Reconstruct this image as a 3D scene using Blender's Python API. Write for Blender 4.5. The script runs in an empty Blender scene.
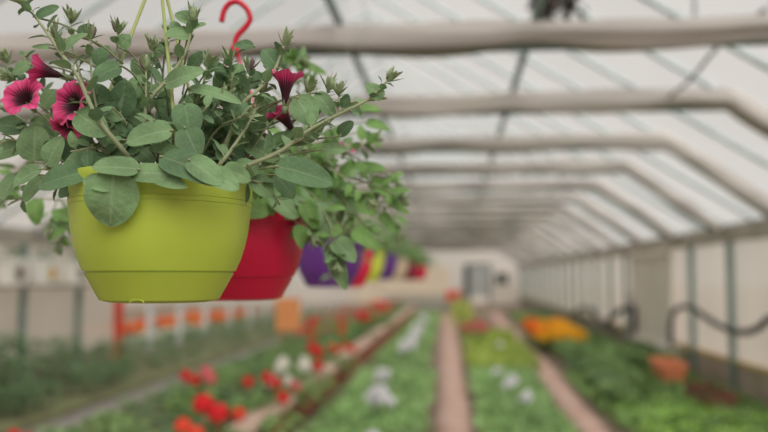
import bpy, math, random
from mathutils import Vector, Matrix, Euler
random.seed(11)
sc = bpy.context.scene
COL = sc.collection
F = 800.0; PI = math.pi
def R(d): return math.radians(d)
def lin(r, g, b):
    f = lambda c: (c/255/12.92) if c/255 <= .04045 else ((c/255+.055)/1.055)**2.4
    return (f(r), f(g), f(b), 1)

# ------------------------------------------------------------------ camera
cd = bpy.data.cameras.new('camera'); cam = bpy.data.objects.new('camera', cd); COL.objects.link(cam)
H = 1.5
cam.location = (0, 0, H)
cam.rotation_euler = Euler((R(90)+math.atan(60/F), 0, math.atan(71/F)), 'XYZ')
cd.sensor_width = 36; cd.lens = F*36/768
cd.clip_start = .05; cd.clip_end = 400
cd.dof.use_dof = True; cd.dof.focus_distance = 1.13; cd.dof.aperture_fstop = 1.9
sc.camera = cam
CM = Matrix.Translation(cam.location) @ cam.rotation_euler.to_matrix().to_4x4()
CR = cam.rotation_euler.to_matrix()
CAMX = CR @ Vector((1,0,0)); CAMB = CR @ Vector((0,0,1))      # camera right / towards camera
UP = Vector((0,0,1))
def P(u, v, d):            # point seen at (u,v) at depth d
    return CM @ Vector(((u-384)/F*d, (216-v)/F*d, -d))
def PZ(u, v, z):           # point seen at (u,v) at height z
    a = P(u, v, 1)-cam.location
    return cam.location + a*((z-H)/a.z)
def PX(u, v, x):
    a = P(u, v, 1)-cam.location
    return cam.location + a*(x/a.x)

# ------------------------------------------------------------------ materials
def mat(name, col, rough=.6, var=.15, scale=12, trans=0, sheen=0, bump=0, bscale=60, spec=.5, metal=0, col2=None, stretch=None):
    m = bpy.data.materials.new(name); m.use_nodes = True
    nt = m.node_tree; N = nt.nodes; L = nt.links; N.clear()
    out = N.new('ShaderNodeOutputMaterial'); b = N.new('ShaderNodeBsdfPrincipled')
    b.inputs['Roughness'].default_value = rough; b.inputs['Metallic'].default_value = metal
    b.inputs['Specular IOR Level'].default_value = spec
    if sheen:
        b.inputs['Sheen Weight'].default_value = sheen; b.inputs['Sheen Roughness'].default_value = .4
    tc = N.new('ShaderNodeTexCoord'); nz = N.new('ShaderNodeTexNoise')
    nz.inputs['Scale'].default_value = scale; nz.inputs['Detail'].default_value = 4
    src = tc.outputs['Object']
    if stretch:
        mp = N.new('ShaderNodeMapping'); mp.inputs['Scale'].default_value = stretch
        L.new(src, mp.inputs['Vector']); src = mp.outputs['Vector']
    L.new(src, nz.inputs['Vector'])
    cr = N.new('ShaderNodeValToRGB')
    c2 = col2 or tuple(min(1, c*(1+var)) for c in col[:3])+(1,)
    c1 = tuple(c*(1-var) for c in col[:3])+(1,) if not col2 else col
    cr.color_ramp.elements[0].position = .32; cr.color_ramp.elements[0].color = c1
    cr.color_ramp.elements[1].position = .68; cr.color_ramp.elements[1].color = c2
    L.new(nz.outputs['Fac'], cr.inputs['Fac']); L.new(cr.outputs['Color'], b.inputs['Base Color'])
    if bump:
        bp = N.new('ShaderNodeBump'); bp.inputs['Strength'].default_value = bump; bp.inputs['Distance'].default_value = .01
        n2 = N.new('ShaderNodeTexNoise'); n2.inputs['Scale'].default_value = bscale; n2.inputs['Detail'].default_value = 3
        L.new(src, n2.inputs['Vector']); L.new(n2.outputs['Fac'], bp.inputs['Height']); L.new(bp.outputs['Normal'], b.inputs['Normal'])
    sh = b.outputs['BSDF']
    if trans:
        t = N.new('ShaderNodeBsdfTranslucent'); L.new(cr.outputs['Color'], t.inputs['Color'])
        mx = N.new('ShaderNodeMixShader'); mx.inputs['Fac'].default_value = trans
        L.new(sh, mx.inputs[1]); L.new(t.outputs['BSDF'], mx.inputs[2]); sh = mx.outputs['Shader']
    L.new(sh, out.inputs['Surface'])
    m['col'] = cr.name; return m

def leafmat(name, col, vein, var=.25, trans=.2, sheen=.35, scale=25, rough=.6):
    m = mat(name, col, rough, var, scale, trans, sheen, bump=.25, bscale=140, spec=.3)
    nt = m.node_tree; N = nt.nodes; L = nt.links
    cr = N[m['col']]
    uv = N.new('ShaderNodeUVMap'); uv.uv_map = 'uv'; sp = N.new('ShaderNodeSeparateXYZ'); L.new(uv.outputs['UV'], sp.inputs[0])
    def math_(op, a, bb=None):
        q = N.new('ShaderNodeMath'); q.operation = op
        for i, x in enumerate((a, bb)):
            if x is None: continue
            if isinstance(x, (int, float)): q.inputs[i].default_value = x
            else: L.new(x, q.inputs[i])
        return q.outputs[0]
    c = math_('ABSOLUTE', math_('SUBTRACT', sp.outputs[0], .5))
    mid = math_('LESS_THAN', c, .035)
    s = math_('FRACT', math_('MULTIPLY', math_('SUBTRACT', sp.outputs[1], math_('MULTIPLY', c, .55)), 7.0))
    side = math_('MULTIPLY', math_('LESS_THAN', s, .13), .45)
    fac = math_('MULTIPLY', math_('MAXIMUM', mid, side), .32)
    mx = N.new('ShaderNodeMixRGB'); mx.inputs[2].default_value = vein
    L.new(fac, mx.inputs[0]); L.new(cr.outputs['Color'], mx.inputs[1])
    for l in list(cr.outputs['Color'].links):
        if l.to_node != mx:
            L.new(mx.outputs[0], l.to_socket)
    return m

def petalmat(name, throat, mid, edge, trans=.15):
    m = mat(name, mid, .6, .1, 40, trans, .3)
    nt = m.node_tree; N = nt.nodes; L = nt.links; cr = N[m['col']]
    for l in list(cr.inputs['Fac'].links): L.remove(l)
    uv = N.new('ShaderNodeUVMap'); uv.uv_map = 'uv'; sp = N.new('ShaderNodeSeparateXYZ'); L.new(uv.outputs['UV'], sp.inputs[0])
    # radial pigment: dark throat, fine dark veins running outwards
    wv = N.new('ShaderNodeMath'); wv.operation = 'SINE'
    ml = N.new('ShaderNodeMath'); ml.operation = 'MULTIPLY'; ml.inputs[1].default_value = 2*PI*25
    L.new(sp.outputs[0], ml.inputs[0]); L.new(ml.outputs[0], wv.inputs[0])
    m2 = N.new('ShaderNodeMath'); m2.operation = 'MULTIPLY_ADD'; m2.inputs[1].default_value = .08
    L.new(wv.outputs[0], m2.inputs[0]); L.new(sp.outputs[1], m2.inputs[2]); L.new(m2.outputs[0], cr.inputs['Fac'])
    e = cr.color_ramp.elements
    e[0].position = .42; e[0].color = throat; e[1].position = .62; e[1].color = mid
    x = e.new(1.0); x.color = edge
    return m

M = {}
M['leaf'] = leafmat('petunia_leaf', lin(122,154,108), lin(172,188,152))
M['leaf_dark'] = leafmat('petunia_leaf_dark', lin(96,128,90), lin(144,164,126))
M['leaf_bright'] = leafmat('basket_leaf', lin(120,160,90), lin(168,194,126), trans=.3)
M['stem'] = mat('stem', lin(146,154,116), .6, .15, 60, .05, .5)
M['bud'] = mat('bud', lin(140,158,116), .6, .25, 90, .1, .5)
M['bud_dark'] = mat('bud_dark', lin(108,78,88), .6, .2, 90, .05, .4)
M['petal'] = petalmat('petunia_petal', lin(58,6,30), lin(204,40,108), lin(236,88,150))
M['pot_green'] = mat('green_pot', lin(178,198,74), .38, .05, 9, bump=.03, bscale=30, spec=.4)
M['pot_red'] = mat('red_pot', lin(204,22,66), .38, .06, 9, bump=.05, bscale=30, spec=.4)
M['pot_purple'] = mat('purple_pot', lin(104,52,142), .45, .06, 9)
M['pot_scarlet'] = mat('scarlet_pot', lin(220,26,72), .45, .06, 9)
M['pot_lime'] = mat('lime_pot', lin(206,220,80), .45, .06, 9)
M['pot_beige'] = mat('beige_pot', lin(216,196,172), .45, .06, 9)
M['pot_wine'] = mat('wine_pot', lin(146,44,70), .45, .06, 9)
M['hanger_green'] = mat('green_hanger', lin(158,172,104), .4, .05, 9)
M['hook_red'] = mat('red_hook', lin(204,22,54), .35, .05, 9)
M['soil'] = mat('potting_soil', lin(62,48,40), .95, .4, 80, bump=.6)
M['wire'] = mat('galvanised_wire', lin(150,152,150), .4, .1, 30, metal=.7)
M['film'] = mat('roof_film', lin(236,232,226), .55, .05, .8, trans=.68, bump=.3, bscale=3, spec=.3)
M['wallfilm'] = mat('wall_film', lin(240,232,222), .55, .05, .9, trans=.5, bump=.3, bscale=4, spec=.3, stretch=(1,1,.2))
def add_clear(m, f):
    nt=m.node_tree; N=nt.nodes; L=nt.links
    o=[n for n in N if n.type=='OUTPUT_MATERIAL'][0]; src=o.inputs['Surface'].links[0].from_socket
    t=N.new('ShaderNodeBsdfTransparent'); t.inputs['Color'].default_value=(.97,.96,.94,1)
    x=N.new('ShaderNodeMixShader'); x.inputs['Fac'].default_value=f
    L.new(src,x.inputs[1]); L.new(t.outputs[0],x.inputs[2]); L.new(x.outputs[0],o.inputs['Surface'])
add_clear(M['film'],.55); add_clear(M['wallfilm'],.15)
M['undershade'] = mat('undershade_green', lin(84,98,88), .5, .1, 5)  # dark green that stands in for shade beneath the rolled screens
M['screen'] = mat('shade_screen', lin(182,176,172), .8, .22, 3.0, trans=.10, bump=.6, bscale=6, stretch=(.3,1,2.5))
M['pipe'] = mat('steel_pipe', lin(206,222,226), .5, .12, 6)
M['post'] = mat('painted_post', lin(128,150,144), .5, .12, 5)
M['gutter'] = mat('eave_beam', lin(176,168,158), .6, .14, 3)
M['greypost'] = mat('galvanised_post', lin(204,206,204), .5, .12, 5)
M['redpost'] = mat('red_post', lin(214,72,46), .5, .1, 5)
M['ground'] = mat('bare_ground', lin(118,100,84), .95, .25, 3, bump=.5, bscale=20, col2=lin(146,130,112))
M['bedsoil'] = mat('bed_soil', lin(104,100,76), .95, .3, 8, bump=.6, bscale=25, col2=lin(122,130,88))
M['path'] = mat('pink_paving', lin(188,150,136), .85, .1, 2.5, bump=.3, bscale=30, col2=lin(206,176,164))
M['greypath'] = mat('grey_paving', lin(140,134,128), .85, .15, 3, bump=.3, bscale=30)
M['timber'] = mat('bed_timber', lin(150,84,62), .85, .2, 3, bump=.4, bscale=20, col2=lin(176,104,80), stretch=(2,.3,2))
M['timbertop'] = mat('weathered_cap', lin(196,168,152), .85, .15, 3, bump=.4, bscale=20, stretch=(2,.3,2))
M['plinth'] = mat('wall_plinth', lin(168,154,138), .85, .12, 2.5, bump=.2)
M['batten'] = mat('yellow_batten', lin(206,178,112), .7, .15, 3)
M['doorgrey'] = mat('grey_boards', lin(226,218,210), .75, .12, 2, stretch=(6,6,.4))
M['hose'] = mat('black_hose', lin(48,48,46), .45, .2, 10)
M['darkvine'] = mat('dry_vine', lin(74,66,60), .9, .3, 20)
M['orangeboard'] = mat('orange_board', lin(222,146,92), .7, .08, 4)
M['terracotta'] = mat('terracotta', lin(242,146,106), .75, .12, 5)
M['brownwood'] = mat('brown_crate', lin(116,72,58), .8, .18, 5)
M['white'] = mat('white_plastic', lin(244,242,238), .5, .04, 8)
M['brownspot'] = mat('brown_disc', lin(112,84,68), .6, .2, 30)
M['yellowspot'] = mat('yellow_disc', lin(214,170,72), .6, .1, 30)
M['shelf'] = mat('shelf_board', lin(150,138,122), .7, .15, 6)
M['darkframe'] = mat('dark_frame', lin(70,78,74), .6, .15, 6)
M['glass_grey'] = mat('frosted_pane', lin(204,208,206), .4, .05, 3, trans=.5)
M['endwall'] = mat('end_wall_board', lin(214,200,180), .8, .06, 1.5)
M['bench'] = mat('bench_top', lin(150,148,138), .7, .12, 5)
M['g_leaf'] = mat('geranium_leaf', lin(132,164,98), .6, .3, 9, trans=.2)
M['g_leaf2'] = mat('shrub_leaf', lin(112,142,98), .6, .3, 9, trans=.2)
M['g_yellow'] = mat('yellowgreen_leaf', lin(186,198,84), .6, .2, 9, trans=.25)
M['g_lettuce'] = mat('lettuce_leaf', lin(184,222,112), .55, .22, 9, trans=.3)
M['grass'] = mat('seedling_leaf', lin(158,192,128), .6, .3, 1.2, trans=.25)
M['grass2'] = mat('seedling_leaf_yellow', lin(172,192,96), .6, .25, 1.2, trans=.25)
M['grassdark'] = mat('weed_leaf', lin(132,164,98), .6, .3, 1.5, trans=.2)
M['f_red'] = mat('red_bloom', lin(226,36,44), .6, .12, 60, trans=.15)
M['f_orangered'] = mat('orangered_bloom', lin(236,84,58), .6, .1, 60, trans=.15)
M['f_pink'] = mat('pink_bloom', lin(226,112,118), .6, .1, 60, trans=.15)
M['f_white'] = mat('white_bloom', lin(238,234,226), .6, .04, 60, trans=.2)
M['f_orange'] = mat('orange_bloom', lin(244,134,30), .6, .1, 60, trans=.15)
M['f_yellow'] = mat('yellow_bloom', lin(250,188,28), .6, .08, 60, trans=.15)
M['f_lilac'] = mat('lilacwhite_bloom', lin(246,244,250), .6, .04, 60, trans=.2)

# ------------------------------------------------------------------ mesh builder
class MB:
    def __init__(s): s.v=[]; s.f=[]; s.uv=[]; s.mi=[]
    def add(s, vs, fs, uvs=None, mi=0):
        o = len(s.v); s.v += [tuple(v) for v in vs]
        s.uv += uvs if uvs else [(0,0)]*len(vs)
        s.f += [tuple(i+o for i in f) for f in fs]; s.mi += [mi]*len(fs)
    def box(s, c, d, mi=0, rot=None):
        x,y,z = d[0]/2, d[1]/2, d[2]/2
        vs = [Vector((a*x,b*y,e*z)) for a in (-1,1) for b in (-1,1) for e in (-1,1)]
        if rot: vs = [rot @ v for v in vs]
        s.add([Vector(c)+v for v in vs], [(0,1,3,2),(4,6,7,5),(0,4,5,1),(2,3,7,6),(0,2,6,4),(1,5,7,3)], mi=mi)
    def bevbox(s, c, d, b=.01, mi=0):     # box with chamfered vertical and horizontal edges
        x,y,z = d[0]/2,d[1]/2,d[2]/2
        rings=[]
        for zz,i in ((-z,b),(-z+b,0),(z-b,0),(z,b)):
            a,e=x-i,y-i; rings.append([(a,-e+b,zz),(a,e-b,zz),(a-b,e,zz),(-a+b,e,zz),(-a,e-b,zz),(-a,-e+b,zz),(-a+b,-e,zz),(a-b,-e,zz)])
        vs=[Vector(c)+Vector(p) for r in rings for p in r]
        fs=[(k*8+j,k*8+(j+1)%8,(k+1)*8+(j+1)%8,(k+1)*8+j) for k in range(3) for j in range(8)]
        fs+=[tuple(range(7,-1,-1)), tuple(range(24,32))]
        s.add(vs,fs,mi=mi)
    def grid(s, rows, mi=0, uvs=None, closed=False):
        n=len(rows[0]); vs=[p for r in rows for p in r]
        fs=[]
        for i in range(len(rows)-1):
            for j in range(n if closed else n-1):
                k=(j+1)%n; fs.append((i*n+j,i*n+k,(i+1)*n+k,(i+1)*n+j))
        s.add(vs,fs,uvs,mi)
    def tube(s, pts, r, sides=8, mi=0, cap=True):
        pts=[Vector(p) for p in pts]; n=len(pts)
        rs = r if isinstance(r,(list,tuple)) else [r]*n
        t=(pts[1]-pts[0]).normalized(); a=t.orthogonal().normalized(); rows=[]
        for i,p in enumerate(pts):
            t=(pts[min(i+1,n-1)]-pts[max(i-1,0)]).normalized()
            a=(a-t*a.dot(t)).normalized(); b=t.cross(a)
            rows.append([p+(a*math.cos(2*PI*k/sides)+b*math.sin(2*PI*k/sides))*rs[i] for k in range(sides)])
        o=len(s.v); s.grid(rows,mi,closed=True)
        if cap:
            s.f.append(tuple(o+k for k in range(sides-1,-1,-1))); s.f.append(tuple(o+(n-1)*sides+k for k in range(sides))); s.mi+=[mi,mi]
    def lathe(s, prof, c=(0,0,0), seg=48, mi=0):
        c=Vector(c)
        rows=[[c+Vector((r*math.cos(2*PI*k/seg),r*math.sin(2*PI*k/seg),z)) for k in range(seg)] for r,z in prof]
        s.grid(rows,mi,closed=True)
    def leaf(s, base, d, n, L, W, curl=.4, fold=.15, mi=0, nl=9, nw=2, shape=.75, wave=.0, blunt=.8):
        base=Vector(base); d=Vector(d).normalized(); n=Vector(n); n=(n-d*n.dot(d))
        if n.length<1e-4: n=d.orthogonal()
        n.normalize(); sd=d.cross(n); rows=[]; uvs=[]; p=base.copy(); ph=random.random()*6
        for i in range(nl+1):
            t=i/nl; a=curl*t
            dd=d*math.cos(a)-n*math.sin(a); nn=n*math.cos(a)+d*math.sin(a)
            if i: p=p+dd*(L/nl)
            w=W/2*max(math.sin(PI*t**shape),0)**blunt
            if i==0: w=W*.03
            if i==nl: w=W*.015
            r=[]
            for j in range(-nw,nw+1):
                c=j/nw
                r.append(p+sd*(c*w)+nn*(abs(c)**1.3*w*fold+wave*W*math.sin(ph+t*9+c*2)*abs(c)))
                uvs.append((c*.5+.5,t))
            rows.append(r)
        s.grid(rows,mi,uvs)
    def build(s, name, mats, parent=None, smooth=True, loc=None):
        me=bpy.data.meshes.new(name); me.from_pydata(s.v,[],s.f); 
        ul=me.uv_layers.new(name='uv')
        for l in me.loops: ul.data[l.index].uv=s.uv[l.vertex_index]
        for m in (mats if isinstance(mats,list) else [mats]): me.materials.append(m)
        me.polygons.foreach_set('material_index', s.mi)
        if smooth: me.polygons.foreach_set('use_smooth',[True]*len(me.polygons))
        me.update()
        o=bpy.data.objects.new(name,me); COL.objects.link(o)
        if parent: o.parent=parent
        if loc is not None: o.location=loc
        return o
def empty(name, loc=(0,0,0), rz=0):
    o=bpy.data.objects.new(name,None); o.empty_display_size=.05; COL.objects.link(o); o.location=loc; o.rotation_euler=(0,0,rz); return o
def tag(o, label=None, cat=None, group=None, kind=None):
    if label: o['label']=label
    if cat: o['category']=cat
    if group: o['group']=group
    if kind: o['kind']=kind
    return o
KIDS={}
def copy_tree(o, loc, rz=0, sc_=1, label=None, group=None):
    if o.name not in KIDS: KIDS[o.name]=[(c,[g for g in c.children]) for c in o.children]
    r=o.copy(); COL.objects.link(r); r.location=loc; r.rotation_euler=(0,0,rz); r.scale=(sc_,)*3
    if label: r['label']=label
    if group: r['group']=group
    for c,gs in KIDS[o.name]:
        d=c.copy(); COL.objects.link(d); d.parent=r
        for g in gs:
            e=g.copy(); COL.objects.link(e); e.parent=d
    return r
def catmull(pts, k=6):
    pts=[Vector(p) for p in pts]; q=[pts[0]*2-pts[1]]+pts+[pts[-1]*2-pts[-2]]; out=[]
    for i in range(1,len(q)-2):
        for j in range(k):
            t=j/k; a,b,c,d=q[i-1],q[i],q[i+1],q[i+2]
            out.append(.5*((2*b)+(c-a)*t+(2*a-5*b+4*c-d)*t*t+(3*b-a-3*c+d)*t**3))
    out.append(pts[-1]); return out
rnd=random.uniform

# ================================================================== SETTING
XL, XR = -5.85, 3.5; XRIDGE=(XL+XR)/2; ZE=2.13; SL=.63
ZR=ZE+(XR-XRIDGE)*SL; Y0,Y1=-5.0,44.0
ZC=H+1.44
XC=XR-(ZC-ZE)/SL; XCL=XL+(ZC-ZE)/SL
m=MB(); m.grid([[(-90,-60,0),(90,-60,0)],[(-90,130,0),(90,130,0)]])
tag(m.build('floor',M['ground']),'bare brown ground between and under the beds','floor',kind='structure')

def film(name, rows_fn, nu, nv, matl, label, cat, parent=None):
    mm=MB(); rows=[[rows_fn(i/nu,j/nv) for j in range(nv+1)] for i in range(nu+1)]
    mm.grid(rows); o=mm.build(name,matl,parent)
    if label: tag(o,label,cat,kind='structure')
    return o
ceil=empty('ceiling',(0,0,0)); tag(ceil,'white translucent film roof on thin steel rafters','roof',kind='structure')
def roof(x0,x1,nm):
    xr=(x0+x1)/2
    def fn(u,v):
        x=x0+(x1-x0)*u; z=ZE+(min(x-x0,x1-x))*SL+.06
        return (x,Y0+(Y1-Y0)*v, z+.025*math.sin(v*49*PI)*math.sin(u*PI*2)**2)
    return film(nm,fn,16,98,M['film'],None,None,ceil)
roof(XL,XR,'roof_film'); roof(XL*2-XR,XL,'roof_film')
# rafters of the roof: thin pale steel bars just under the film
trY=[2.6,4.72,6.6,8.6,10.6,12.7,14.8,16.9,19.0,21.1,23.2,25.3,27.4,29.5,31.6,33.7,35.8,37.9,40.0,42.1]
for y in trY:
    for yy in (y, y+1.0):
        mm=MB(); mm.tube([(XL,yy,ZE),(XRIDGE,yy,ZR),(XR,yy,ZE)],.028,8); mm.build('rafter',M['pipe'],ceil)
for x,z in ((-.72,ZC+.16),(.52,ZC+.20)):
    mm=MB(); mm.tube([(x,Y0,z),(x,Y1,z)],.028,8); mm.build('purlin',M['post'],ceil)
# collars: a thin steel tie under every truss
for y in trY:
    mm=MB(); mm.tube([(XCL,y,ZC+.0),(XC,y,ZC+.0)],.02,8); mm.build('collar_tie',M['pipe'],ceil)

# rolled shade screens on the trusses
ORD=['first','second','third','fourth','fifth','sixth','seventh','eighth','ninth','tenth','eleventh','twelfth','thirteenth','fourteenth','fifteenth','sixteenth','seventeenth','eighteenth','nineteenth']
def screen(y, seed, rr=.075):
    rs=random.Random(seed); mm=MB()
    path=[]; 
    L1=math.hypot(XC-XL,1)
    n=120; rows=[]
    pts=[]
    segs=[((XL+.12,ZE+.0),(XCL,ZC)),((XCL,ZC),(XC,ZC)),((XC,ZC),(XR-.12,ZE+.0))]
    lens=[math.hypot(b[0]-a[0],b[1]-a[1]) for a,b in segs]
    for (a,b),l in zip(segs,lens):
        k=max(6,int(l/.09))
        for i in range(k): t=i/k; pts.append((a[0]+(b[0]-a[0])*t,a[1]+(b[1]-a[1])*t))
    pts.append(segs[-1][1])
    ties=1.35; s=rs.random()*ties; sides=20; ph=[rs.random()*6 for _ in range(6)]
    for i,(x,z) in enumerate(pts):
        if i: s+=math.hypot(x-pts[i-1][0],z-pts[i-1][1])
        q=(s%ties)/ties; bag=math.sin(PI*q)
        a=pts[max(i-1,0)]; b=pts[min(i+1,len(pts)-1)]; tx,tz=b[0]-a[0],b[1]-a[1]; l=math.hypot(tx,tz); nx,nz=-tz/l,tx/l
        r0=rr*(.84+.30*bag); sag=.028*bag
        ring=[]
        for k in range(sides):
            an=2*PI*k/sides
            r=r0*(1+.12*math.sin(3*an+ph[0]+s*1.1)+.12*math.sin(5*an+ph[1]-s*1.3)+.05*math.sin(s*7+2*an+ph[2]))
            h=math.sin(an)*r*1.08; w=math.cos(an)*r
            ring.append((x+nx*h, y+w, z+nz*h-sag))
        rows.append(ring)
    mm.grid(rows,closed=True)
    return mm
for i,y in enumerate(trY[1:]):
    o=screen(y,i+3).build('shade_screen',M['screen'])
    mm=MB(); dz=.088; mm.tube([(XL+.2,y,ZE-.05),(XCL,y,ZC-dz),(XC,y,ZC-dz),(XR-.2,y,ZE-.05)],.022,8); mm.build('undershade_tube',M['undershade'],o)  # dark tube added along the roll's underside to deepen its shade
    tag(o,f'rolled grey shade screen tied under the {ORD[i]} roof truss from the camera','shade screen','rolled shade screens under the roof trusses')

# eave beams
def beam(name,x,z0,z1,y0,y1,label):
    mm=MB(); mm.bevbox((x,(y0+y1)/2,(z0+z1)/2),(.12,y1-y0,z1-z0),.015); return tag(mm.build(name,M['gutter'],smooth=False),label,'eave beam',kind='structure')
beam('trim_1',XR-.02,ZE-.2,ZE+.02,Y0,Y1,'grey eave beam along the top of the right-hand film wall')
beam('trim_2',XL,ZE-.2,ZE+.02,Y0,Y1,'grey gutter beam along the top of the left-hand film wall')

# right wall
ydA=PX(673,320,XR-.09).y; ydB=PX(633,320,XR-.09).y; ydM=(ydA+ydB)/2; ydk=(ydB-ydA)/3.0
wr=empty('wall_right'); tag(wr,'white film wall on green-grey posts along the right side','wall',kind='structure')
def wfilm(x,y0,y1,z0,z1,par,mt='wallfilm',nm='film_panel'):
    n=int((y1-y0)/.2)
    return film(nm,lambda u,v:(x+.012*math.sin(u*n*1.1)+.01*math.sin(v*7+u*n*.5),y0+(y1-y0)*u,z0+(z1-z0)*v),n,8,M[mt],None,None,par)
wfilm(XR+.05,Y0,ydA+.9,.42,ZE-.15,wr); wfilm(XR+.05,ydB-.2,Y1,.42,ZE-.15,wr)
for y0,y1 in ((Y0,ydA),(ydB,Y1)):
    mm=MB(); mm.bevbox((XR+.03,(y0+y1)/2,.21),(.10,y1-y0,.42),.01); mm.build('plinth',M['plinth'],wr,False)
    mm=MB(); mm.box((XR-.03,(y0+y1)/2,.44),(.03,y1-y0,.05)); mm.build('batten',M['batten'],wr,False)
for y in [4.9,6.6,8.3,PX(732,330,XR-.045).y,PX(693,330,XR-.045).y]+[PX(627,330,XR-.045).y+.05+1.65*k for k in range(17)]:
    mm=MB(); mm.bevbox((XR-.045,y,ZE/2-.1),(.08,.085,ZE-.2),.01); mm.build('wall_post',M['post'],wr,False)
# sliding door
dr=empty('door_1',(XR-.09,ydM,0)); dr.scale=(1,ydk,1); tag(dr,'grey boarded sliding door in the right-hand film wall','door',kind='structure')
for k in range(5):
    mm=MB(); mm.bevbox((0,-1.2+.6*k,.97),(.05,.585,1.90),.012); mm.build('door_board',M['doorgrey'],dr,False)
mm=MB(); mm.bevbox((-.05,0,1.86),(.05,3.05,.09),.01); mm.bevbox((-.05,0,.35),(.05,3.05,.09),.01); mm.build('door_rail',M['doorgrey'],dr,False)
mm=MB(); mm.tube([(-.05,1.2,.95),(-.11,1.2,.98),(-.11,1.2,1.12),(-.05,1.2,1.15)],.012,6); mm.build('door_handle',M['hose'],dr)

# left wall up to the red post, then open posts
wl=empty('wall_left'); tag(wl,'white film wall on green-grey posts at the left edge','wall',kind='structure')
wfilm(XL-.05,Y0,PX(116,330,XL).y,.35,ZE-.15,wl)
mm=MB(); mm.bevbox((XL-.03,(Y0+13.2)/2,.17),(.10,13.2-Y0,.35),.01); mm.build('plinth',M['plinth'],wl,False)
yRP=PX(118,330,XL).y
for y in [5.6,7.2,8.9,PX(22,330,XL+.045).y,PX(78,330,XL+.045).y]:
    mm=MB(); mm.bevbox((XL+.045,y,ZE/2-.1),(.08,.085,ZE-.2),.01); mm.build('wall_post',M['post'],wl,False)
mm=MB(); mm.bevbox((XL,yRP,ZE/2-.1),(.13,.17,ZE-.2),.015)
tag(mm.build('trim_3',M['redpost'],smooth=False),'red painted door post where the left film wall ends','post',kind='structure')
for k,y in enumerate([PX(u,330,XL).y for u in (150,180,205)]+[20.5,22.5,24.5,26.5,28.5,30.5,33,36,39]):
    mm=MB(); mm.bevbox((XL,y,ZE/2-.1),(.12,.12,ZE-.2),.01)
    nm=['first','second','third','fourth','fifth','sixth','seventh','eighth','ninth','tenth','eleventh','twelfth'][k]
    tag(mm.build('gutter_post',M['greypost'],smooth=False),f'grey gutter post, {nm} one beyond the red door post','post','grey gutter posts beyond the red post')
# neighbouring bay and ends
film('wall_outer',lambda u,v:(2*XL-XR,Y0+(Y1-Y0)*u,(ZE-.1)*v),60,4,M['wallfilm'],'far film wall of the neighbouring bay beyond the red post','wall')
def gable(x0,x1,y,nm,mt,label,thick=.0):
    mm=MB(); rows=[]
    for i in range(33):
        x=x0+(x1-x0)*i/32; rows.append([(x,y,0),(x,y,ZE*.6),(x,y,ZE+min(x-x0,x1-x)*SL+.03)])
    mm.grid(rows); return tag(mm.build(nm,M[mt]),label,'wall',kind='structure')
gable(XL,XR,Y1,'wall_back','wallfilm','pale gable wall closing the far end of the greenhouse')
gable(2*XL-XR,XL,Y1,'wall_bay','wallfilm','pale gable wall closing the neighbouring bay')
gable(2*XL-XR,XL,Y0,'wall_bayfront','wallfilm','film gable wall of the neighbouring bay behind the camera')
# low boarded part and door of the far wall
mm=MB(); mm.bevbox((-2.9,Y1-.06,1.0),(5.2,.06,2.0),.01); tag(mm.build('trim_4',M['endwall'],smooth=False),'beige boarding on the far end wall','wall boarding',kind='structure')
d2=empty('door_2',(1.25,Y1-.1,0)); tag(d2,'grey frosted door with a dark post in the far end wall','door',kind='structure')
for x in (-.62,.62):
    mm=MB(); mm.bevbox((x,0,1.05),(.34 if x<0 else .1,.1,2.1),.01); mm.build('door_post',M['darkframe'],d2,False)
mm=MB(); mm.bevbox((0,0,2.1),(1.3,.1,.1),.01); mm.build('lintel',M['darkframe'],d2,False)
mm=MB(); mm.bevbox((0,.0,1.2),(1.1,.04,1.6),.01); mm.build('pane',M['glass_grey'],d2,False)
mm=MB(); mm.bevbox((0,.0,.2),(1.1,.05,.4),.01); mm.build('kick_board',M['doorgrey'],d2,False)
w1=empty('window_1',(2.5,Y1-.08,1.35)); tag(w1,'small dark-framed window beside the far end door','window',kind='structure')
mm=MB()
for z in (-.35,.35): mm.bevbox((0,0,z),(.8,.06,.08),.01)
for x in (-.4,.4): mm.bevbox((x,0,0),(.08,.06,.78),.01)
mm.build('window_frame',M['doorgrey'],w1,False)
mm=MB(); mm.box((0,.01,0),(.74,.02,.64)); mm.build('pane',M['darkframe'],w1,False)

# paths
def strip(name, pts, mt, label, cat, z=.03, step=.55):
    # pts: (y, xleft, xright)
    mm=MB(); rows=[]
    for (ya,a0,a1),(yb,b0,b1) in zip(pts,pts[1:]):
        n=max(2,int((yb-ya)/step))
        for i in range(n+(1 if yb==pts[-1][0] else 0)):
            t=i/n; y=ya+(yb-ya)*t; l=a0+(b0-a0)*t; r=a1+(b1-a1)*t
            e=.012*math.sin(y*5)+.01*math.sin(y*13)
            rows.append([(l,y,0),(l+e,y,z),(l+.5*(r-l),y,z+.006),(r+e,y,z),(r,y,0)])
    mm.grid(rows); return tag(mm.build(name,M[mt]),label,cat,kind='structure')
strip('path_center',[(3,-.16,.17),(7.6,-.19,.15),(12.4,-.26,.10),(31,-.62,.0)],'path','pink paved path running down the middle of the greenhouse','path')
strip('path_right',[(3,1.05,1.36),(7.6,1.12,1.43),(12.4,1.2,1.56),(24,1.25,1.6),(33,1.3,1.7)],'path','pink paved path running between the two right-hand beds','path')
strip('path_left',[(3,-4.12,-3.72),(34,-4.15,-3.75)],'greypath','narrow grey path beside the left flower bed','path')
mm=MB(); mm.bevbox((.68,12.35,.05),(1.05,.34,.1),.02); tag(mm.build('path_cross',M['greypath'],smooth=False),'low grey kerb crossing the bed between the two paths','kerb',kind='structure')
mm=MB(); mm.bevbox((-.88,12.35,.05),(1.15,.3,.1),.02); tag(mm.build('path_kerb',M['greypath'],smooth=False),'low grey kerb crossing the grassy bed left of the middle path','kerb',kind='structure')
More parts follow.
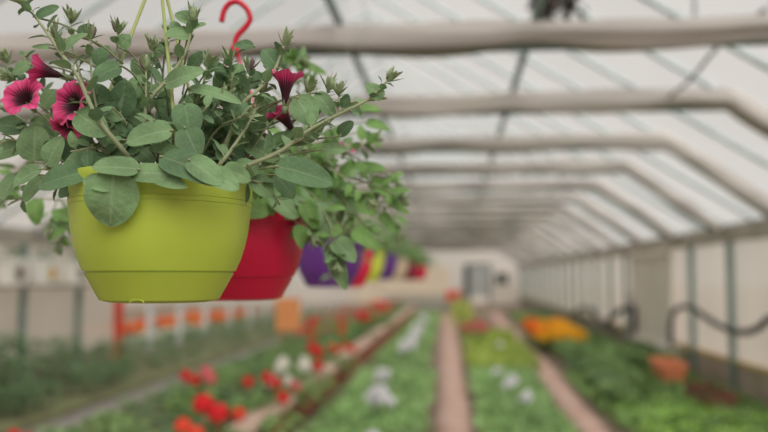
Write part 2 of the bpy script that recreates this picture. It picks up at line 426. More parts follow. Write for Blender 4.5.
# timber edging of the raised left flower bed
te=empty('bed_edging',(-1.62,0,0)); tag(te,'long timber edging along the raised left flower bed','bed edging')
for k in range(11):
    y=4.2+2.6*k
    mm=MB(); mm.bevbox((0,y+1.3,.13),(.07,2.58,.26),.008); mm.build('side_board',M['timber'],te,False)
    mm=MB(); mm.bevbox((-.06,y+1.3,.285),(.25,2.57,.045),.008); mm.build('cap_board',M['timbertop'],te,False)
# soil of the beds
def soil(name,x0,x1,y0,y1,z,label):
    mm=MB(); nx=8; ny=int((y1-y0)/.25); rows=[]
    for j in range(ny+1):
        y=y0+(y1-y0)*j/ny; r=[(x0,y,0)]
        for i in range(nx+1):
            x=x0+(x1-x0)*i/nx; r.append((x,y,z+rnd(-.015,.015)))
        r.append((x1,y,0)); rows.append(r)
    mm.grid(rows); return tag(mm.build(name,M['bedsoil']),label,'soil bed',kind='structure')
soil('soil_bed_flower',-3.35,-1.82,4.0,33,.16,'dark soil of the raised left flower bed')
soil('soil_bed_shrub',-5.75,-4.2,3.0,33,.08,'dark soil of the shrub bed by the left wall')
soil('soil_bed_grass',-1.52,-.72,4.0,31,.06,'soil under the seedlings left of the middle path')
soil('soil_bed_middle',.22,.98,4.0,31,.06,'soil under the seedlings between the two pink paths')
soil('soil_bed_side',2.05,3.38,4.0,33,.06,'soil of the bed beside the right wall')

# ================================================================== HANGING BASKETS
POTPROF=[(0,-.0005),(.070,-.0005),(.078,.001),(.0855,.0035),(.0870,.006),(.1055,.0395),(.1068,.0415),(.1050,.0422),(.1050,.0442),(.1092,.0448),
 (.1165,.062),(.1228,.082),(.1272,.104),(.1300,.128),(.1310,.1387),(.1303,.1389),(.1303,.1398),(.1311,.1400),(.1315,.1457),(.1308,.1459),(.1308,.1468),(.1316,.1470),(.1332,.168),(.1345,.1745),(.1352,.180),(.1348,.1835),(.1330,.1850),(.1310,.1840),(.1300,.180),(.1285,.150)]
def make_pot(root, mt, seg=72):
    mm=MB(); mm.lathe(POTPROF,seg=seg); 
    fa=math.atan2(-CAMX.x,CAMX.y)+PI+.09
    fa=math.atan2(CAMB.y,CAMB.x)-.09
    c0=Vector((math.cos(fa),math.sin(fa),0)); t0=Vector((-c0.y,c0.x,0))
    mm.tube([c0*.0862+t0*(.010*math.cos(PI*i/10))+UP*(.001+.004*math.sin(PI*i/10)) for i in range(11)],.0008,6)
    p=mm.build('pot',M[mt],root); p.data.set_sharp_from_angle(angle=R(28))
    mm=MB(); mm.lathe([(.0005,.158),(.05,.160),(.10,.157),(.1284,.152)],seg=32); mm.build('soil',M['soil'],root)
    return p
def make_hanger(root, mt, apex, angs, hook=True, hookpts=None, r=.0026, off=(0,0), hr=.0042):
    for a in angs:
        c,s=math.cos(a),math.sin(a)
        pts=[(.136*c,.136*s,.165),(.139*c,.139*s,.18),(.13*c,.13*s,.20),(.006*c+off[0],.006*s+off[1],apex)]
        mm=MB(); mm.tube(pts,[r*1.6,r*1.3,r,r],6)
        mm.build('hanger_arm',M[mt],root)
    mm=MB(); mm.lathe([(.0005,apex-.012),(.008,apex-.010),(.010,apex),(.008,apex+.010),(.0005,apex+.014)],c=(off[0],off[1],0),seg=16); mm.build('hanger_hub',M[mt],root)
    if hookpts is None:
        hookpts=[(off[0]+x,off[1]+y,z) for x,y,z in [(0,0,apex+.01),(.004,0,apex+.03),(.022,0,apex+.05),(.020,0,apex+.072),(0,0,apex+.083),(-.02,0,apex+.07),(-.024,0,apex+.05)]]
    mm=MB(); mm.tube(catmull(hookpts,6),hr,10); mm.build('hook',M[mt],root)
def make_wire(root, base, ztop, zb, off=(0,0)):
    mm=MB(); mm.tube([(off[0],off[1],zb),(off[0]*.5,off[1]*.5,(zb+ztop)/2),(0,0,ztop)],.0011,6); mm.build('suspension_wire',M['wire'],root)

def flower(root, c, axis, dia, tube=.036, seed=0, flare=1.0, cup=.12, parent_off=Vector((0,0,0))):
    rs=random.Random(seed); ax=Vector(axis).normalized(); a=ax.orthogonal().normalized(); b=ax.cross(a); c=Vector(c)
    R0=dia/2; seg=60
    prof=[(.10,-1.0),(.13,-.85),(.19,-.62),(.26,-.40),(.35,-.20),(.47,-.06),(.60,.0),(.80,.035),(.94,.02),(1.0,-.03)]
    rows=[]; uvs=[]; ph=rs.random()*6
    for k,(rr,zz) in enumerate(prof):
        row=[]
        for j in range(seg):
            th=2*PI*j/seg; f=max(0,(rr-.35)/.65)
            lobe=1-f*.17*(0.5-0.5*math.cos(5*th+ph+PI))**3
            ruf=f*R0*(.05*math.sin(10*th+ph*2)+.035*math.sin(17*th+ph)+.12*math.cos(5*th+ph)+cup*1.25)
            r=R0*rr*lobe
            z=zz*tube if zz<0 and rr<.5 else zz*R0*flare
            row.append(c+a*(r*math.cos(th))+b*(r*math.sin(th))+ax*(z+ruf)); uvs.append((j/seg,rr))
        rows.append(row)
    mm=MB(); mm.grid(rows,0,uvs,closed=True)
    o=mm.build('flower',M['petal'],root)
    mm=MB(); base=c-ax*tube
    for k in range(5):
        th=2*PI*k/5; d=ax*1.0+(a*math.cos(th)+b*math.sin(th))*.45
        mm.leaf(base-ax*.004,d,(a*math.cos(th)+b*math.sin(th)),.02,.005,.2,.1,0,5,1)
    mm.tube([base-ax*.006,base+ax*.004],[.0035,.0045],8)
    mm.build('calyx',M['bud'],o)
    return o,base

def bud_cluster(mm, p, d, s=.02, n=7, mi=0, dark=None):
    d=Vector(d).normalized(); a=d.orthogonal().normalized(); b=d.cross(a)
    for k in range(n):
        th=2*PI*k/n+rnd(-.3,.3); sp=rnd(.3,1.35); o=a*math.cos(th)+b*math.sin(th)
        mm.leaf(Vector(p)+d*rnd(-.2,.1)*s,d+o*sp,d*.4-o,s*rnd(.7,1.25),s*rnd(.17,.30),rnd(-.6,.3),.25,mi,6,1)
    for k in range(2):
        th=rnd(0,6.28); o=a*math.cos(th)+b*math.sin(th); q=Vector(p)+o*s*.12
        e=q+d*s*rnd(.6,.9)+o*s*.2
        mm.tube([q,q.lerp(e,.35),q.lerp(e,.75),e],[s*.05,s*.12,s*.13,s*.03],7,dark if (dark is not None and k==0) else mi)

class Plant:
    """shoots (stem) with sub-part leaves, in the pot's own frame"""
    def __init__(s, root, O, lm, blunt=.62): s.blunt=blunt; s.root=root; s.O=Vector(O); s.lm=lm
    def shoot(s, pts, r=.0028, n=8, size=.034, start=.15, bud=True, aspect=.62, droop=.5, sz_end=.45, darkbud=False, local=False, face=.6, pet=.25, shape=.75):
        if not local: pts=[Vector(p)-s.O for p in pts]
        c=catmull(pts,6); k=len(c)
        mm=MB(); mm.tube(c,[r*(1-.55*i/(k-1)) for i in range(k)],8,0)
        lf=MB(); side=rnd(0,6.28)
        for i in range(n):
            t=start+(1-start)*(i+.3)/n; ii=min(int(t*(k-1)),k-2); p=c[ii]; tg=(c[ii+1]-c[ii]).normalized()
            side+=2.4; a=tg.orthogonal().normalized(); b=tg.cross(a); o=a*math.cos(side)+b*math.sin(side)
            L=size*(1-(1-sz_end)*t)*rnd(.75,1.2)
            d=(o*1.0+tg*.55+UP*rnd(-.1,.35)).normalized()
            nrm=UP*.8+tg*.5+CAMB*face*rnd(.2,1.1)+Vector((rnd(-.4,.4),rnd(-.4,.4),0))
            q=p+d*L*pet
            mm.tube([p,p.lerp(q,.5)+UP*.001,q],[r*.45,r*.4,r*.35],5)
            lf.leaf(q-d*L*.03,d,nrm,L,L*aspect*rnd(.85,1.15),rnd(.2,1.0)*droop,rnd(.05,.4),random.choice((0,0,1)),10,2,shape,.03,s.blunt)
        if bud:
            tg=(c[-1]-c[-3]).normalized()
            bud_cluster(lf,c[-1],tg,.026,12,2,3 if darkbud else None)
            for q in range(3):
                a=tg.orthogonal().normalized(); b=tg.cross(a); th=q*2.1+rnd(-.4,.4); o=a*math.cos(th)+b*math.sin(th)
                lf.leaf(c[-2]-tg*.006*q,o+tg*.9,tg-o*.3,size*.5*rnd(.8,1.2),size*.3,rnd(.2,.7),.25,0,8,2,shape,.03)
        st=mm.build('shoot',M['stem'],s.root)
        lf.build('leaves',s.lm+[M['bud'],M['bud_dark']],st)
        return st
    def leaves(s, items, D0, shape=.78):
        # items: u,v centre, length px, width px, image angle, depth offset
        groups={}
        for it in items:
            u,v,l,w,an,dy=it[:6]; ti=it[6] if len(it)>6 else .35
            D=D0+dy; k=D/F; an=R(an)
            d=(CAMX*math.cos(an)+UP*math.sin(an)+CAMB*ti).normalized()
            L=l*k*1.06; W=w*k*1.12
            ctr=P(u,v,D)-s.O; base=ctr-d*L*.5
            nrm=CAMB+UP*rnd(.35,.8)+CAMX*rnd(-.35,.35)
            lf=MB(); mm=lf
            # short petiole back towards the crown of the plant
            home=Vector((base.x*.55,base.y*.55+.02,max(base.z-.03,.165)))
            tb=MB(); tb.tube(catmull([home,home.lerp(base,.5)+UP*.008,base,base+d*L*.06],4),[.0015]*12+[.0010],6)
            lf.leaf(base,d,nrm,L,W,rnd(.25,.7),rnd(.06,.3),0 if rnd(0,1)<.7 else 1,14,3,shape,.03,.56)
            st=tb.build('leaf_stalk',M['stem'],s.root); lf.build('leaf',s.lm,st)

CAX0=(-.435,0); 
# ---- green basket
DG=1.18
bg=P(160,301.5,DG); OG=Vector((bg.x,bg.y,bg.z))
g=empty('hanging_basket',OG); tag(g,'lime green hanging pot with grey-green petunia and magenta flowers, in sharp focus','hanging basket','hanging baskets in the row')
make_pot(g,'pot_green',96)
# row direction defines arm angles: left, back right, front right (camera frame)
ca=math.atan2(CAMX.y,CAMX.x)
make_hanger(g,'hanger_green',.497,[ca+R(174),ca+R(70),ca-R(66)],r=.0028,off=(CAMX.x*-.012,CAMX.y*-.012))
make_wire(g,OG,3.02-OG.z,.497+.08,(CAMX.x*-.012,CAMX.y*-.012))
p=Plant(g,OG,[M['leaf'],M['leaf_dark']])
SN=1
def S(pts,d0): return [P(u,v,DG+dy) for (u,v),dy in zip(pts,d0)]
p.shoot(S([(139,172),(126,154),(97,117),(78,77),(60,52),(40,23),(24,3)],[-.06,-.09,-.1,-.08,-.06,-.04,-.03]),
  .0036,16,0.038,.3,droop=.5)
p.shoot(S([(140,160),(147,106),(168,79),(186,51),(192,22)],[-.02,-.06,-.05,-.04,-.03]),.0036,9,0.038,.25,droop=.4)
p.shoot(S([(215,175),(240,109),(257,91),(273,73),(284,45)],[-.03,-.05,-.04,-.02,0]),.0036,9,0.038,.35)
p.shoot(S([(205,185),(247,166),(281,151),(306,132),(337,115),(369,99),(388,80)],[-.05,-.07,-.06,-.05,-.04,-.02,-.01]),
  .0036,14,0.034,.25)
p.shoot(S([(205,180),(222,162),(240,137),(253,115),(262,92)],[-.05,-.08,-.06,-.04,-.02]),.003,9,0.036,.2)
p.shoot(S([(146,165),(145,130),(146,100),(146,70)],[-.03,-.08,-.08,-.07]),.0022,5,0.025,.2,darkbud=True)
p.shoot(S([(120,165),(100,120),(92,80),(90,38)],[-.0,-.04,-.04,-.03]),.0026,9,0.034,.2,darkbud=True)
p.shoot(S([(115,168),(90,100),(74,55),(71,22)],[.02,.03,.03,.03]),.0026,9,0.032,.2)
p.shoot(S([(130,168),(118,100),(117,60),(118,32)],[.02,.02,.02,.02]),.0026,9,0.032,.2,darkbud=True)
p.shoot(S([(105,168),(70,90),(60,55),(56,38)],[.03,.06,.06,.05]),.0024,8,0.032,.2)
p.shoot(S([(150,168),(160,100),(164,60),(167,36)],[.03,.04,.03,.02]),.0026,9,0.034,.2)
p.shoot(S([(146,168),(150,110),(152,70),(153,50)],[.03,.0,.0,.0]),.0022,8,0.030,.2)
p.shoot(S([(180,170),(195,110),(203,85),(207,66)],[.03,.0,-.02,-.02]),.0026,9,0.036,.2)
p.shoot(S([(190,170),(225,110),(232,82),(230,62)],[.03,.02,.0,.0]),.0026,9,0.036,.2)
p.shoot(S([(200,172),(240,120),(248,92),(250,72)],[.0,-.02,-.03,-.03]),.0024,8,0.032,.2,darkbud=True)
p.shoot(S([(205,178),(265,150),(295,120),(308,92)],[.02,.04,.03,.03]),.0026,9,0.032,.2)
p.shoot(S([(225,178),(290,145),(320,112),(328,90)],[.0,.0,.0,.0]),.0024,8,0.030,.3)
p.shoot(S([(260,160),(300,140),(334,118),(339,94)],[-.04,-.04,-.04,-.04]),.0018,6,0.025,.3)
p.shoot(S([(110,170),(60,120),(35,90),(12,78)],[.04,.07,.07,.06]),.0026,11,0.034,.2)
p.shoot(S([(110,172),(55,140),(20,118),(-8,100)],[.0,.03,.04,.04]),.0026,11,0.036,.2)
p.shoot(S([(95,176),(50,155),(15,140),(-12,150)],[.02,.02,.02,.02]),.0028,11,0.038,.15)
p.shoot(S([(90,178),(55,178),(25,196),(8,205)],[.05,.07,.09,.1]),.0028,9,0.036,.1,bud=False)
p.shoot(S([(110,165),(45,110),(18,85),(8,62)],[.06,.1,.1,.1]),.0026,9,0.032,.2)
p.shoot(S([(110,165),(50,100),(25,60),(28,55)],[.06,.1,.1,.1]),.0026,8,0.032,.3,bud=False)
p.shoot(S([(200,178),(250,180),(270,190),(280,205)],[-.04,-.05,-.03,-.02]),.0026,9,0.034,.2,bud=False)
HERO=[(111,199,56,48,-93,-.150,.12),(60,175,50,27,186,-.10),(25,174,32,19,200,-.05),(32,188,30,16,-130,-.02),
(152,171,54,20,4,-.146),(190,164,70,31,-14,-.146),(116,166,44,24,172,-.146),(236,173,32,18,-24,-.125),(262,185,28,20,-35,-.05),(246,166,26,18,-10,-.06),
(34,143,36,30,84,-.01),(52,151,32,24,66,-.05),(90,122,40,26,-32,-.10),(148,132,46,28,186,-.125),(164,147,32,11,3,-.11),(191,141,34,26,-60,-.12),(188,118,36,28,-70,-.10),
(106,71,30,24,205,-.06),(100,101,38,26,100,-.03),(123,98,36,24,80,-.02),(182,76,42,20,22,-.085),(70,40,32,14,48,-.055),(84,30,18,14,40,-.02),
(46,11,27,13,22,-.035),(41,46,18,6,172,-.05),(124,41,16,15,50,.01),(20,67,20,15,200,.05),(33,68,18,12,20,.05),(271,58,24,19,120,-.01),(213,89,56,14,-4,-.08),
(228,99,44,18,-18,-.05),(200,106,44,30,-30,-.02),(305,110,34,26,-55,-.03),(333,149,25,13,2,-.03),(375,91,22,14,140,-.015),(303,170,60,28,-8,-.085),(325,103,30,16,-50,-.02),
(73,150,34,26,-60,-.02),(80,165,40,30,200,-.06),(75,140,36,30,-90,0),(140,150,38,24,-30,-.07),(125,152,34,26,200,-.06),(215,140,44,28,-40,0),(180,150,40,26,-10,-.06),
(232,150,40,24,-50,-.01),(262,150,38,22,-20,.0),(255,130,30,20,60,.02),(280,138,28,18,30,.0),(216,120,34,22,50,.02),(170,120,36,24,120,.02),(165,100,34,22,80,.03),(145,95,30,20,95,.03),
(60,108,28,20,30,.05),(45,125,32,22,150,.03),(10,125,30,20,170,.05),(5,150,30,22,190,.05),(48,98,22,16,60,.05),(8,185,30,18,-120,.03),(285,184,30,20,-40,-.02),(240,190,26,18,-60,-.02),
(222,178,36,22,-20,-.146),(98,182,30,18,160,-.146),(70,186,30,18,210,-.06),(135,110,34,22,110,.0),(110,130,40,30,-60,-.02),(118,145,38,26,-80,-.05),(300,140,28,16,10,.02),(318,128,24,14,60,.0),
(345,128,20,12,50,.0),(355,108,18,10,-40,.0),(268,108,26,18,70,.03),(240,80,24,16,80,.03),(195,60,26,16,60,.02),(140,70,24,16,120,.04),(160,48,20,13,50,.04),(100,55,24,15,60,.04),(205,170,44,24,-30,-.146),(170,182,36,16,-8,-.146),
(244,44,20,11,170,.03),(186,17,22,14,155,-.03),(197,25,16,9,35,-.03),(179,33,26,18,172,-.035),(176,27,16,10,120,-.02),(222,72,22,14,120,.0),(150,58,18,11,40,.02),(135,86,28,20,60,.0),(160,88,26,16,20,-.03),(213,64,18,11,60,.0),(256,74,18,10,150,.0),(233,74,26,17,60,.0),(222,84,26,18,110,.02),(239,97,30,22,80,.02),(247,112,30,20,-30,.03),(229,119,32,22,40,.03),(240,128,30,22,-60,.0),(250,84,24,16,30,.03)]
p.leaves(HERO,DG)
# dense inner foliage closing the top of the pot
for k in range(30):
    a=rnd(0,2*PI); l=rnd(.07,.17); up=rnd(.03,.14)
    c0=Vector((math.cos(a)*.05,math.sin(a)*.05,.16)); c2=Vector((math.cos(a)*l,math.sin(a)*l,.17+up)); c1=c0.lerp(c2,.5)+UP*.03
    p.shoot([c0,c1,c2],.0024,7,.042,.25,bud=(k%3==0),local=True,droop=.7)
def fl(u,v,dy,ax,dia,seed,**kw):
    c=P(u,v,DG+dy)-OG
    A=(CAMX*ax[0]+UP*ax[1]+CAMB*ax[2])
    o,base=flower(g,c,A,dia,seed=seed,**kw)
    mm=MB(); h=Vector((base.x*.6,base.y*.6+.02,.19)); mm.tube(catmull([h,h.lerp(base,.6)+UP*.01,base],5),.0013,6); mm.build('flower_stalk',M['stem'],o)
fl(23,97,-.02,(-.12,.45,.9),.064,1,tube=.03)
fl(44,71,-.01,(-.85,.22,.25),.046,2,tube=.036,cup=.55)
fl(72,103,-.05,(-.45,.25,.9),.070,3,tube=.034)
fl(66,128,-.04,(-.35,-.75,.45),.050,4,tube=.03)
fl(89,91,.0,(.5,.6,.6),.036,5,tube=.024)
fl(286,83,-.02,(.05,1,.12),.050,6,tube=.038,cup=.5)
fl(283,116,.0,(-.5,.75,.3),.044,7,tube=.036,cup=.5)
# ---- other baskets
def droopshoots(pl, n, rmin, rmax, upm, down, size, seed, face=.5, aspect=.5, per=8, shape=.7):
    random.seed(seed)
    for k in range(n):
        a=2*PI*k/n+rnd(-.2,.2); l=rnd(rmin,rmax); z=rnd(-down,upm)
        c0=Vector((math.cos(a)*.05,math.sin(a)*.05,.16)); c2=Vector((math.cos(a)*l,math.sin(a)*l,.19+z))
        c1=c0.lerp(c2,.55)+UP*(.05+max(-z,0)*.5)
        if z<-.05: c1=Vector((math.cos(a)*max(l*.8,.15),math.sin(a)*max(l*.8,.15),.225))
        pl.shoot([c0,c1,c2],.0026,per,size,.2,bud=(k%3==0),local=True,droop=.8,aspect=aspect,shape=shape)
DR=1.56
br=P(237.5,299.5,DR)
r=empty('hanging_basket',br); tag(r,'crimson red hanging pot with a red hook, partly behind the lime green pot','hanging basket','hanging baskets in the row')
make_pot(r,'pot_red',72)
hp=[(235,47),(235.5,41),(238,35),(245.5,27),(250,19.5),(248,11),(243,5),(236.5,1.5),(229,4),(224,11),(221.5,22)]
apx=(P(236,51,DR)-br)
hooklocal=[P(u,v,DR)-br for u,v in hp]
make_hanger(r,'hook_red',apx.z,[ca+R(200),ca+R(80),ca-R(40)],hookpts=hooklocal,r=.0020,hr=.0054,off=(hooklocal[0].x,hooklocal[0].y))
make_wire(r,br,3.02-br.z,hooklocal[7].z+.003,(hooklocal[7].x,hooklocal[7].y))
p2=Plant(r,br,[M['leaf_bright'],M['leaf']],.8)
droopshoots(p2,30,.10,.20,.15,.06,.06,21,aspect=.55,per=9)
def S2(pts,dy): return [P(u,v,DR+d) for (u,v),d in zip(pts,dy)]
for pts,dy in [([(250,190),(290,150),(315,95),(310,80)],[0,0,0,0]),([(255,195),(310,165),(350,150),(372,140)],[0,-.02,-.02,0]),([(255,195),(320,175),(375,185),(400,198)],[0,.02,.05,.05]),
   ([(258,195),(305,190),(330,225),(337,262)],[0,-.04,-.08,-.1]),([(258,195),(310,180),(350,210),(372,235)],[0,.02,.03,.03]),([(255,192),(300,160),(345,178),(368,200)],[0,-.03,-.03,-.03]),([(258,198),(290,196),(305,222),(312,236)],[0,-.06,-.08,-.09]),
   ([(250,190),(320,150),(370,165),(395,182)],[0,.06,.08,.1]),([(250,190),(290,130),(300,70),(296,60)],[0,.05,.06,.06]),([(250,192),(340,165),(385,200),(398,232)],[0,.1,.15,.15]),([(255,192),(300,175),(340,195),(352,225)],[0,.0,.0,.0]),
   ([(240,190),(280,110),(290,66),(300,62)],[0,.02,.03,.03]),([(200,190),(130,190),(75,212),(60,245)],[0,.08,.1,.1]),([(200,190),(110,180),(62,195),(50,225)],[0,.1,.14,.14]),([(200,190),(60,150),(10,180),(2,200)],[0,.12,.15,.15])]:
    p2.shoot(S2(pts,dy),.0026,13,.058,.2,bud=True,aspect=.5,droop=.8)
p2.leaves([(262,186,36,22,-35,-.10),(252,208,32,22,-15,-.13),(284,205,34,19,-42,-.13),(300,196,36,20,-30,-.08),(276,176,36,22,-20,-.05),(296,172,36,20,10,-.03),(312,196,40,20,-55,-.05),(322,222,46,20,-82,-.08),(338,268,44,17,-66,-.1),(345,250,30,20,-40,-.1),(366,238,32,16,-30,-.03),
 (352,168,30,16,20,0),(384,188,34,13,-22,.05),(330,180,34,18,-10,0),(344,200,34,18,-40,.0),(360,205,34,16,-25,.03),(372,166,26,13,10,.03),(318,158,30,16,40,.02),(335,135,26,13,60,.03),(296,62,24,10,-15,.05),(312,66,30,9,-15,.05),(290,56,18,10,60,.05),(370,108,22,10,0,.05),(378,124,26,11,-10,.05),(372,138,24,10,-30,.05),
 (268,200,30,20,-70,-.12),(310,214,30,16,-60,-.1),(290,190,34,20,-60,-.08),(35,211,26,16,-82,.0),(62,214,22,13,160,.08),(58,232,26,10,215,.08),(66,222,20,12,-60,.08),(398,206,26,10,-25,.08),(388,222,24,11,-50,.08),(400,190,20,8,10,.08),(300,236,24,12,-80,-.1)],DR,.62)
c=P(347,148,DR+.05)-br; flower(r,c,CAMX*.3+UP*.6+CAMB*.4,.034,tube=.02,seed=9)

# simpler, further baskets
def far_basket(mt, u, vb, D, seed, label, lm, spread=.17, n=22, size=.05):
    b=P(u,vb,D); t=empty('hanging_basket',b); tag(t,label,'hanging basket','hanging baskets in the row')
    make_pot(t,mt,40); make_hanger(t,'hanger_green' if 'lime' in mt else 'wire',.44,[.3+seed,.3+seed+2.1,.3+seed+4.2])
    make_wire(t,b,3.02-b.z,.52)
    pl=Plant(t,b,lm,.8); droopshoots(pl,n,.11,spread,.12,.07,size,seed+40,aspect=.55,per=8)
    return t,pl,b
LB=[M['leaf_bright'],M['leaf']]
t,pl,b=far_basket('pot_purple',329,287,3.05,1,'purple hanging pot under drooping green foliage, behind the crimson pot',LB,.24,26,.06)
for pts in ([(330,240),(350,215),(365,240),(362,268)],[(325,240),(332,225),(328,250),(334,286)],[(340,235),(375,215),(398,222),(405,232)]):
    pl.shoot([P(u,v,2.86) for u,v in pts],.003,8,.07,.25,bud=False,aspect=.5)
far_basket('pot_scarlet',345,287,3.75,2,'scarlet hanging pot peeking out right behind the purple pot',LB,.26,26,.06)
far_basket('pot_lime',362,282,4.6,3,'yellow-green hanging pot between the scarlet pot and a dark purple one',LB,.28,24,.07)
far_basket('pot_purple',379,279.5,5.6,4,'small dark purple hanging pot, beyond the yellow-green one',LB,.30,24,.07)
far_basket('pot_beige',393,280,6.8,5,'small beige hanging pot far along the basket row',LB,.32,22,.08)
far_basket('pot_wine',405,280,8.2,6,'wine red hanging pot far along the basket row, beyond the beige one',LB,.32,22,.08)
far_basket('pot_scarlet',417,280,10.2,7,'tiny red hanging pot, last of the basket row',LB,.34,22,.08)
mm=MB(); mm.tube([(-.43,-4,3.02),(-.435,1.2,3.02),(-.53,5.6,3.02),(-.5,12,3.02)],.003,6)
tag(mm.build('support_cable',M['wire']),'steel cable above the row of hanging baskets','cable')

# ================================================================== BACKGROUND PLANTS
random.seed(5)
def blob_leaves(mm, n, rx, ry, z0, z1, L, mi=0, nl=4, aspect=.8, top=.5):
    for _ in range(n):
        a=rnd(0,2*PI); q=math.sqrt(rnd(0.02,1)); z=z0+(z1-z0)*rnd(0,1)**.6; k=1-(top*((z-z0)/(z1-z0))**2)
        c=Vector((math.cos(a)*q*rx*k,math.sin(a)*q*ry*k,z))
        d=Vector((math.cos(a)+rnd(-.5,.5),math.sin(a)+rnd(-.5,.5),rnd(-.3,.5)))
        mm.leaf(c,d,UP+Vector((rnd(-.5,.5),rnd(-.5,.5),0)),L*rnd(.7,1.2),L*aspect*rnd(.8,1.1),rnd(.1,.8),.15,mi,nl,1,.8)
def stems(mm, n, r, h, rad=.006):
    for _ in range(n):
        a=rnd(0,6.28); q=rnd(.1,.7)*r
        mm.tube([(0.02*math.cos(a),.02*math.sin(a),0),(q*.5*math.cos(a),q*.5*math.sin(a),h*.5),(q*math.cos(a),q*math.sin(a),h*.9)],[rad,rad*.8,rad*.5],5)
def head_mesh(r, n=26, petal=.03):
    mm=MB()
    for k in range(n):
        z=1-1.55*(k+.5)/n; a=k*2.39996; q=math.sqrt(max(0,1-z*z)); o=Vector((q*math.cos(a),q*math.sin(a),z))
        t=o.orthogonal().normalized(); b=o.cross(t)
        for j in range(5):
            th=2*PI*j/5; d=t*math.cos(th)+b*math.sin(th)+o*.25
            mm.leaf(o*r*.82,d,o,petal,petal*.8,.3,.1,0,3,1,.9)
    mm.tube([(0,0,-r*2.2),(0,0,-r*.2)],[.004,.005],5)
    return mm
HM={}
def head(color, r, parent, loc):
    key=(color,round(r,3))
    if key not in HM:
        o=head_mesh(r,22,r*.62).build('flower_head',M[color],parent); HM[key]=o.data
    else:
        o=bpy.data.objects.new('flower_head',HM[key]); COL.objects.link(o); o.parent=parent
    o.location=loc; return o
def bedplant(name, fol, heads, color, r, cat, h=.28, rad=.2, n=70, L=.075, aspect=.85):
    t=empty(name,(0,0,-50)); t['category']=cat
    mm=MB(); stems(mm,5,rad,h); mm.build('stem',M['g_leaf2'],t)
    mm=MB(); blob_leaves(mm,n,rad,rad,.06,h,L,aspect=aspect); mm.build('foliage',M[fol],t)
    for (x,y,z) in heads: head(color,r,t,(x,y,z))
    return t
PROTO=[]
def proto(*a,**k):
    t=bedplant(*a,**k); PROTO.append(t); return t
def scatter_heads(n, rad, z0, z1):
    return [(math.cos(a:=rnd(0,6.28))*(q:=rad*math.sqrt(rnd(.02,1))),math.sin(a)*q,rnd(z0,z1)) for _ in range(n)]
ger={c:proto('geranium','g_leaf',[(0,0,.40),(.09,-.06,.36)],c,.055,'plant') for c in ('f_red','f_orangered','f_pink','f_white')}
ger1={c:proto('geranium','g_leaf',[(0,0,.40)],c,.05,'plant') for c in ('f_red','f_orangered')}
gerw=proto('white_geranium','g_leaf',scatter_heads(6,.17,.32,.4),'f_white',.05,'plant')
green=[proto('leafy_plant','g_leaf',[],'f_red',.05,'plant',h=.30,rad=.24,n=90) for _ in range(2)]+[proto('leafy_plant','g_leaf2',[],'f_red',.05,'plant',h=.26,rad=.22,n=80)]
GL='left flower bed'
BZ=.15
used=[]
def place_g(pr,u,v,label,z=.54,group=None,s=1.0):
    q=PZ(u,v,z); used.append((q.x,q.y)); return copy_tree(pr,(q.x,q.y,BZ),rnd(-.4,.4),s,label,group)
place_g(ger['f_red'],203,421,'bright red geranium with twin heads at the near end of the left flower bed',s=1.25)
place_g(ger['f_orangered'],183,428,'orange-red geranium touching the twin-headed red one at the near end of the bed')
place_g(ger1['f_red'],283,399,'single red geranium head closest to the near end of the timber edging')
place_g(ger1['f_orangered'],239,416,'single coral red geranium right of the twin-headed red one')
place_g(ger1['f_red'],248,383,'small single red geranium midway in the left bed, left of a red pair')
place_g(ger['f_red'],267,379,'red geranium pair just in front of the white geraniums')
place_g(ger['f_pink'],206,378,'rose pink geranium at the path side of the left bed',s=1.1)
place_g(ger['f_red'],186,377,'red geranium left of the rose pink one at the path side of the bed')
place_g(ger['f_red'],312,355,'red geranium with large heads behind the white geraniums',s=1.2)
place_g(ger1['f_red'],318,371,'single red geranium right of the white geraniums by the timber edging',s=1.1)
place_g(gerw,297,366,'white geranium clump with many heads in the left flower bed',s=1.15)
place_g(gerw,283,370,'smaller white geranium clump left of the big white one',s=.8)
place_g(ger['f_pink'],293,373,'pale pink geranium below the white geranium clumps',s=.7)
place_g(ger['f_orangered'],345,347,'orange geranium beside the timber edging beyond the red ones')
place_g(ger['f_orangered'],332,345,'orange geranium left of the one beside the timber edging',s=.9)
place_g(ger['f_red'],360,325,'red geranium in the far half of the left flower bed',s=1.5)
place_g(ger['f_orangered'],380,316,'orange-red geranium near the far end of the timber edging',s=1.7)
place_g(ger['f_red'],341,323,'deep red geranium left of the far red one',s=1.1)
y=4.6
while y<32:
    for k in range(4):
        x=-3.15+.36*k+rnd(-.06,.06); yy=y+rnd(-.12,.12)
        if any((x-a)**2+(yy-b)**2<.17**2 for a,b in used): continue
        if yy<13.5 or rnd(0,1)<.72:
            copy_tree(random.choice(green),(x,yy,BZ),rnd(0,6),rnd(.7,1.0)*(.55 if k==0 else 1),'leafy green plant without blooms in the left flower bed','leafy plants of the left flower bed')
        else:
            c=random.choice(['f_orangered','f_pink','f_orangered','f_pink','f_red'])
            nm={'f_orangered':'small orange-flowered plant far along the left flower bed','f_pink':'small pink-flowered plant far along the left flower bed','f_red':'small red-flowered plant far along the left flower bed'}[c]
            copy_tree(ger[c],(x,yy,BZ),rnd(0,6),rnd(.8,1.0),nm,{'f_orangered':'far orange flowers of the left bed','f_pink':'far pink flowers of the left bed','f_red':'far red flowers of the left bed'}[c])
    y+=.5
